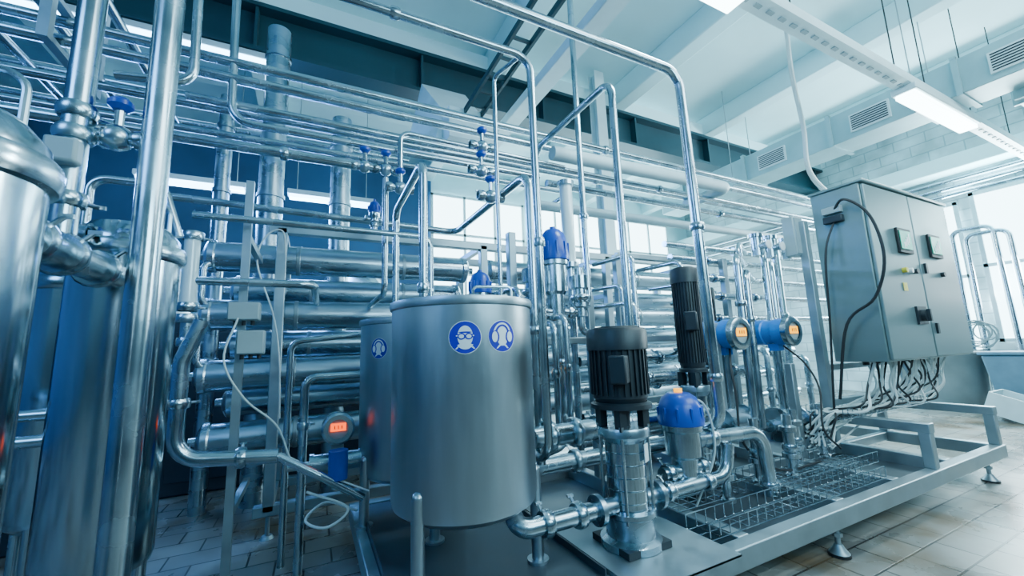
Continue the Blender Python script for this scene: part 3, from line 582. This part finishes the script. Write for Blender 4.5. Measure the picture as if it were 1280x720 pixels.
# ------------------------------------------------------------------ left filter vessels
def vessel(x,y,r,z0,z1,label):
    t=Thing('filter_vessel',label,'filter vessel',(x,y,0),'filter vessels')
    b=B(); b.lathe([(0,z0-.03),(r*.6,z0-.02),(r*.95,z0+.02),(r,z0+.05),(r,z1-.14)],(x,y,0),MIRROR,Z,48); t.part('vessel_shell',b)
    b=B(); b.lathe([(r,z1-.16),(r*1.08,z1-.155),(r*1.12,z1-.14),(r*1.12,z1-.11),(r*1.08,z1-.095),(r*1.0,z1-.09)],(x,y,0),PIPE,Z,48); b.box((x+r*1.15*cos(-1),y+r*1.15*sin(-1),z1-.125),(.05,.05,.06),PIPE,Matrix.Rotation(-1,3,'Z')); t.part('clamp_band',b)
    b=B(); b.lathe([(r,z1-.10),(r*.97,z1-.06),(r*.75,z1-.015),(r*.4,z1),(0,z1+.005)],(x,y,0),MIRROR,Z,48); t.part('vessel_lid',b)
    b=B(); b.tube([(x+.02,y,z1-.01),(x+.02,y,z1+.10),(x+.12,y,z1+.10),(x+.12,y,z1-.03)],.008,PIPE,.045,10); t.part('lifting_ring',b)
    for a in(.6,2.7,4.75):
        b=B(); px=x+r*.8*cos(a);py=y+r*.8*sin(a); b.cyl((px,py,0),(px,py,z0+.05),.022,PIPE,12); b.cyl((px,py,0),(px,py,.012),.045,PIPE,14); t.part('vessel_leg',b)
vessel(-.70,1.18,.165,.35,1.74,'tall mirror steel filter vessel with clamped lid')
vessel(-.68,2.10,.165,.45,1.76,'mirror steel filter vessel with clamped lid beside the rack')
vessel(-1.14,2.9,.155,.45,1.74,'mirror steel filter vessel standing further back')
pipe('fat steel header with clamps linking two filter vessels',[(-.66,1.32,1.52),(-.66,1.96,1.52)],.045,clamps=[((-.66,1.42,1.52),Y),((-.66,1.58,1.52),Y),((-.66,1.80,1.52),Y)])
pipe('tall thick vertical steel pipe in front of the filter vessel',[(-.515,1.70,3.6),(-.505,1.70,0)],.042,clamps=[((-.51,1.70,2.9),Z)],seg=24)
pipe('thick vertical steel pipe rising from the vessel header',[(-.715,1.70,3.6),(-.715,1.70,1.55)],.036,clamps=[((-.715,1.70,1.94),Z),((-.715,1.70,1.72),Z),((-.715,1.7,2.02),Z)],seg=20)
b=B(); b.box((-.715,1.650,1.86),(.08,.05,.08),GREYBOX); single('position_sensor',b,(-.715,1.66,1.8),'small grey sensor box on the vertical pipe','sensor',bevel=.01)
handvalve(-.62,1.72,1.96); handvalve(-.80,1.50,1.60); handvalve(-.82,1.9,1.66)
pipe('small steel loop pipe over the filter vessels',[(-.86,2.2,1.6),(-.86,2.2,1.98),(-.62,2.2,1.98),(-.55,2.2,1.75)],.018,.06)
for y,z in((2.4,.9),(2.45,1.0)):
    pipe('horizontal steel pipe low behind the filter vessels',[(-1.6,y,z),(-.62,y,z)],.025,group='low left pipes')
t=Thing('sight_tube','vertical milky level tube with steel clamps','sight glass',(-.59,2.6,1.4))
b=B(); b.cyl((-.59,2.6,1.50),(-.59,2.6,1.84),.036,GLASS,20); t.part('glass_tube',b)
for z in(1.48,1.86,1.42):
    b=B(); clampgeo(b,(-.59,2.6,z),Z,.036); t.part('tube_clamp',b)
pipe('steel elbow below the level tube',[(-.585,2.6,1.42),(-.58,2.6,1.15),(-.74,2.6,1.14)],.028,.08,clamps=[((-.585,2.6,1.3),Z)])
pipe('fat u-shaped steel drain pipe at the rack foot',[(-.50,2.5,1.40),(-.57,2.5,1.2),(-.57,2.5,.74),(-.14,2.5,.70)],.036,.12,clamps=[((-.30,2.5,.715),X),((-.57,2.5,1.0),Z)])
pipe('steel pipe running from the drain toward the tank',[(-.14,2.5,.70),(.06,2.46,.58),(.28,2.5,.42)],.022,.05)
pipe('steel pipe bending down beside the transmitter',[(.32,2.75,1.08),(-.03,2.75,1.08),(-.03,2.75,.0)],.024,.07,clamps=[((-.03,2.75,.8),Z)])
pipe('steel pipe rising past the junction boxes',[(-.12,2.9,.0),(-.12,2.9,1.3),(.3,2.9,1.34)],.02,.07)
for x,y,z,s in((-.34,2.62,1.46,(.15,.08,.10)),(-.30,2.62,1.29,(.13,.08,.13))):
    t=Thing('junction_box','small grey electrical junction box on the rack','junction box',(x,y,z-.05),'rack junction boxes')
    b=B(); b.box((x,y,z),s,GREYBOX); t.part('box_body',b,bevel=.008)
    b=B(); b.box((x,y-.045,z),(s[0]*.92,.012,s[2]*.92),GREYBOX); t.part('box_cover',b,bevel=.003)
    b=B()
    for k in(-1,0,1): b.cyl((x+k*.04,y,z-s[2]/2-.025),(x+k*.04,y,z-s[2]/2),.01,RUBBER,8)
    t.part('cable_gland',b)
b=B(); b.box((-.36,2.69,1.12),(.04,.04,2.24),FRAME); b.box((-.36,2.69,.006),(.1,.1,.012),FRAME); b.box((-.36,3.03,.40),(.034,.62,.04),FRAME); b.box((-.36,3.03,1.9),(.034,.62,.04),FRAME)
single('bracket_post',b,(-.36,2.7,0),'slim square steel post carrying junction boxes','post')
# ------------------------------------------------------------------ background
def bigtank(x,y,r,h,label):
    t=Thing('storage_tank',label,'tank',(x,y,0),'rear storage tanks')
    b=B(); b.lathe([(0,.35),(r*.6,.4),(r,.6),(r,h-.3),(r*.7,h-.08),(r*.2,h),(0,h)],(x,y,0),TUBE,Z,40); t.part('tank_shell',b)
    b=B(); b.lathe([(r*.2,h),(r*.22,h+.1),(0,h+.1)],(x,y,0),PIPE,Z,20); t.part('tank_hatch',b)
    for a in(.8,2.4,4,5.5):
        b=B(); px=x+r*.8*cos(a);py=y+r*.8*sin(a); b.cyl((px,py,0),(px,py,.6),.04,PIPE,10); t.part('tank_leg',b)
bigtank(-3.3,6.6,.6,2.7,'tall steel storage tank in the rear hall'); bigtank(-1.9,7.2,.6,2.7,'tall steel storage tank in the rear hall'); bigtank(.6,7.2,.6,2.6,'tall steel storage tank in the rear hall')
t=Thing('dark_machine','dark enclosed machine with horizontal louvres behind the vessels','machine',(-2.2,4.4,0))
b=B(); b.box((-2.3,4.4,.75),(1.5,.9,1.5),DARKM); t.part('machine_body',b,bevel=.02)
for k in range(7):
    b=B(); b.box((-2.3,3.93,.3+k*.16),(1.3,.03,.05),BEAM); t.part('louvre',b)
t=Thing('dark_machine','low dark painted machine housing behind the tube rack','machine',(.4,5.1,0))
b=B(); b.box((.6,5.2,.8),(3.6,.8,1.6),DARKM); t.part('machine_body',b,bevel=.02)
for k in range(4):
    b=B(); b.box((-.75+k*.9,4.79,.8),(.8,.03,1.35),DARKM); t.part('machine_door',b,bevel=.006)
t=Thing('step_ladder','leaning aluminium step ladder behind the filter vessels','ladder',(-1.35,3.6,0))
for y in(3.4,3.8):
    b=B(); b.tube([(-1.1,y,0),(-1.75,y,2.0)],.025,FRAME,seg=8); t.part('ladder_rail',b)
for k in range(7):
    f=(k+.6)/7.5; b=B(); b.box((-1.1-.65*f,3.6,2*f),(.08,.4,.03),FRAME); t.part('ladder_step',b)
for y,z in((2.75,3.1),(2.58,2.98)):
    pipe('inverted u-shaped steel pipe standing at the brick wall',[(10.8,y+.15,0),(10.8,y+.12,z),(10.8,y-.4,z),(10.8,y-.42,.0)],.04,.14,group='wall pipes')
for z in(4.12,3.98,3.84): pipe('steel pipe running along the top of the brick wall',[(10.94,-2.9,z),(10.94,8.8,z)],.04,group='wall top pipes')
t=Thing('steel_drum','large grey steel drum standing on the floor near the brick wall','drum',(9.6,2.92,0))
b=B(); b.lathe([(0,.0),(.40,.0),(.42,.03),(.44,.45),(.455,.86),(.47,.88),(.465,.90),(.44,.90),(0,.89)],(9.6,2.92,0),DRUM,Z,40); t.part('drum_shell',b)
b=B(); b.lathe([(.30,.90),(.32,.93),(.0,.94)],(9.6,2.92,0),DRUM,Z,30); t.part('drum_lid',b)
t=Thing('wheeled_bin','blue grey plastic wheeled bin beside the doorway','bin',(9.7,2.0,0))
b=B(); cx,cy=9.5,2.02
b.add([(cx-.25,cy-.3,.12),(cx+.25,cy-.3,.12),(cx+.25,cy+.3,.12),(cx-.25,cy+.3,.12),(cx-.32,cy-.38,.85),(cx+.32,cy-.38,.85),(cx+.32,cy+.38,.85),(cx-.32,cy+.38,.85)],[(3,2,1,0),(4,5,6,7),(0,1,5,4),(1,2,6,5),(2,3,7,6),(3,0,4,7)],BINM); t.part('bin_body',b,bevel=.02)
b=B(); b.box((cx,cy,.88),(.70,.82,.05),BINM); t.part('bin_lid',b,bevel=.015)
for y in(-.25,.25):
    b=B(); b.cyl((cx-.28,cy+y-.03,.1),(cx-.28,cy+y+.03,.1),.1,RUBBER,18); t.part('wheel',b)
t=Thing('plastic_crate','pale blue plastic crate lying tilted on the floor','crate',(8.6,2.0,0))
R=Matrix.Rotation(.35,3,'X'); 
for o,s in(((0,0,-.13),(.5,.4,.02)),((0,.2,0),(.5,.02,.28)),((0,-.2,0),(.5,.02,.28)),((.25,0,0),(.02,.4,.28)),((-.25,0,0),(.02,.4,.28))):
    b=B(); b.box(V((8.5,2.0,.20))+R@V(o),s,INSUL,R); t.part('crate_panel',b)
t=Thing('hose_coil','tangle of grey green hoses hung at the brick wall','hose',(10.5,2.9,1.0))
for k in range(6):
    b=B(); c=V((10.75,2.75+random.uniform(-.15,.15),1.12+random.uniform(-.12,.12))); rr=.15+.02*k
    b.tube([c+V((0,rr*cos(a),rr*sin(a))) for a in [2*pi*i/16 for i in range(17)]],.012,DRUM,0.0001,6)
    t.part('hose_loop',b)
# ------------------------------------------------------------------ lights
def area(loc,target,sx,sy,e,col):
    l=bpy.data.lights.new('area','AREA'); l.shape='RECTANGLE'; l.size=sx; l.size_y=sy; l.energy=e; l.color=col
    o=bpy.data.objects.new('source_or_fill_light',l); bpy.context.collection.objects.link(o); o.location=loc
    o.rotation_euler=(V(target)-V(loc)).to_track_quat('-Z','Y').to_euler(); return o
area((6.15,1.53,3.57),(6.15,1.53,0),1.6,.15,120,(.78,.97,1))
area((2.30,1.53,3.57),(2.30,1.53,0),.8,.15,40,(.7,.95,1))
area((10.8,1.7,2.4),(4,1.7,.6),1.9,2.7,480,(.90,.97,1))
area((10.7,1.7,3.4),(5,2.2,5.4),2.5,1.5,460,(.52,.92,1))  # added uplight beside the window to brighten the ceiling, no fixture there
area((6,8.7,3),(3,3,1.5),7,3.4,520,(.48,.88,1))
area((-1.5,6.4,3.4),(-1,4,1),4,.3,380,(.15,.42,1))
area((5.0,-1.6,4.8),(4.6,3,1.0),5,1.5,270,(.74,.95,1))  # added main fill behind the camera, unseen and without a fixture
area((-3,-.6,3.6),(-.6,2.5,1.4),1.5,1.5,75,(.20,.52,1))  # added blue fill from the front left for tank and vessels, no fixture
area((2.0,-1.8,2.6),(2.2,4.6,5.2),2.5,1.0,130,(.45,.85,1))  # added uplight behind the camera for ceiling, hood and overhead pipes
w=bpy.data.worlds.new('hall_air'); bpy.context.scene.world=w; w.use_nodes=True; nt=w.node_tree
bg=nt.nodes['Background']; tc=nt.nodes.new('ShaderNodeTexCoord'); sp=nt.nodes.new('ShaderNodeSeparateXYZ'); cr=nt.nodes.new('ShaderNodeValToRGB'); mr=nt.nodes.new('ShaderNodeMapRange')
mr.inputs[1].default_value=-1; mr.inputs[2].default_value=1
nt.links.new(tc.outputs['Generated'],sp.inputs[0]); nt.links.new(sp.outputs[2],mr.inputs[0]); nt.links.new(mr.outputs[0],cr.inputs[0]); nt.links.new(cr.outputs[0],bg.inputs[0])
cr.color_ramp.elements[0].position=.46; cr.color_ramp.elements[0].color=(.03,.08,.14,1)
cr.color_ramp.elements[1].position=.75; cr.color_ramp.elements[1].color=(.30,.68,.92,1)
bg.inputs[1].default_value=.65
# ------------------------------------------------------------------ camera
th=radians(8.75); w_=radians(26.6); ro=radians(2.1)
F=V((sin(w_)*cos(th),cos(w_)*cos(th),sin(th))); Rt=V((cos(w_),-sin(w_),0)); U=Rt.cross(F)
ri=Rt*cos(ro)-U*sin(ro); up=Rt*sin(ro)+U*cos(ro)
M=Matrix((ri,up,-F)).transposed().to_4x4(); M.translation=V((0,0,1.2))
cd=bpy.data.cameras.new('camera'); cd.sensor_width=36; cd.lens=36*500/1280; cd.clip_start=.05
co=bpy.data.objects.new('camera',cd); bpy.context.collection.objects.link(co); co.matrix_world=M; bpy.context.scene.camera=co
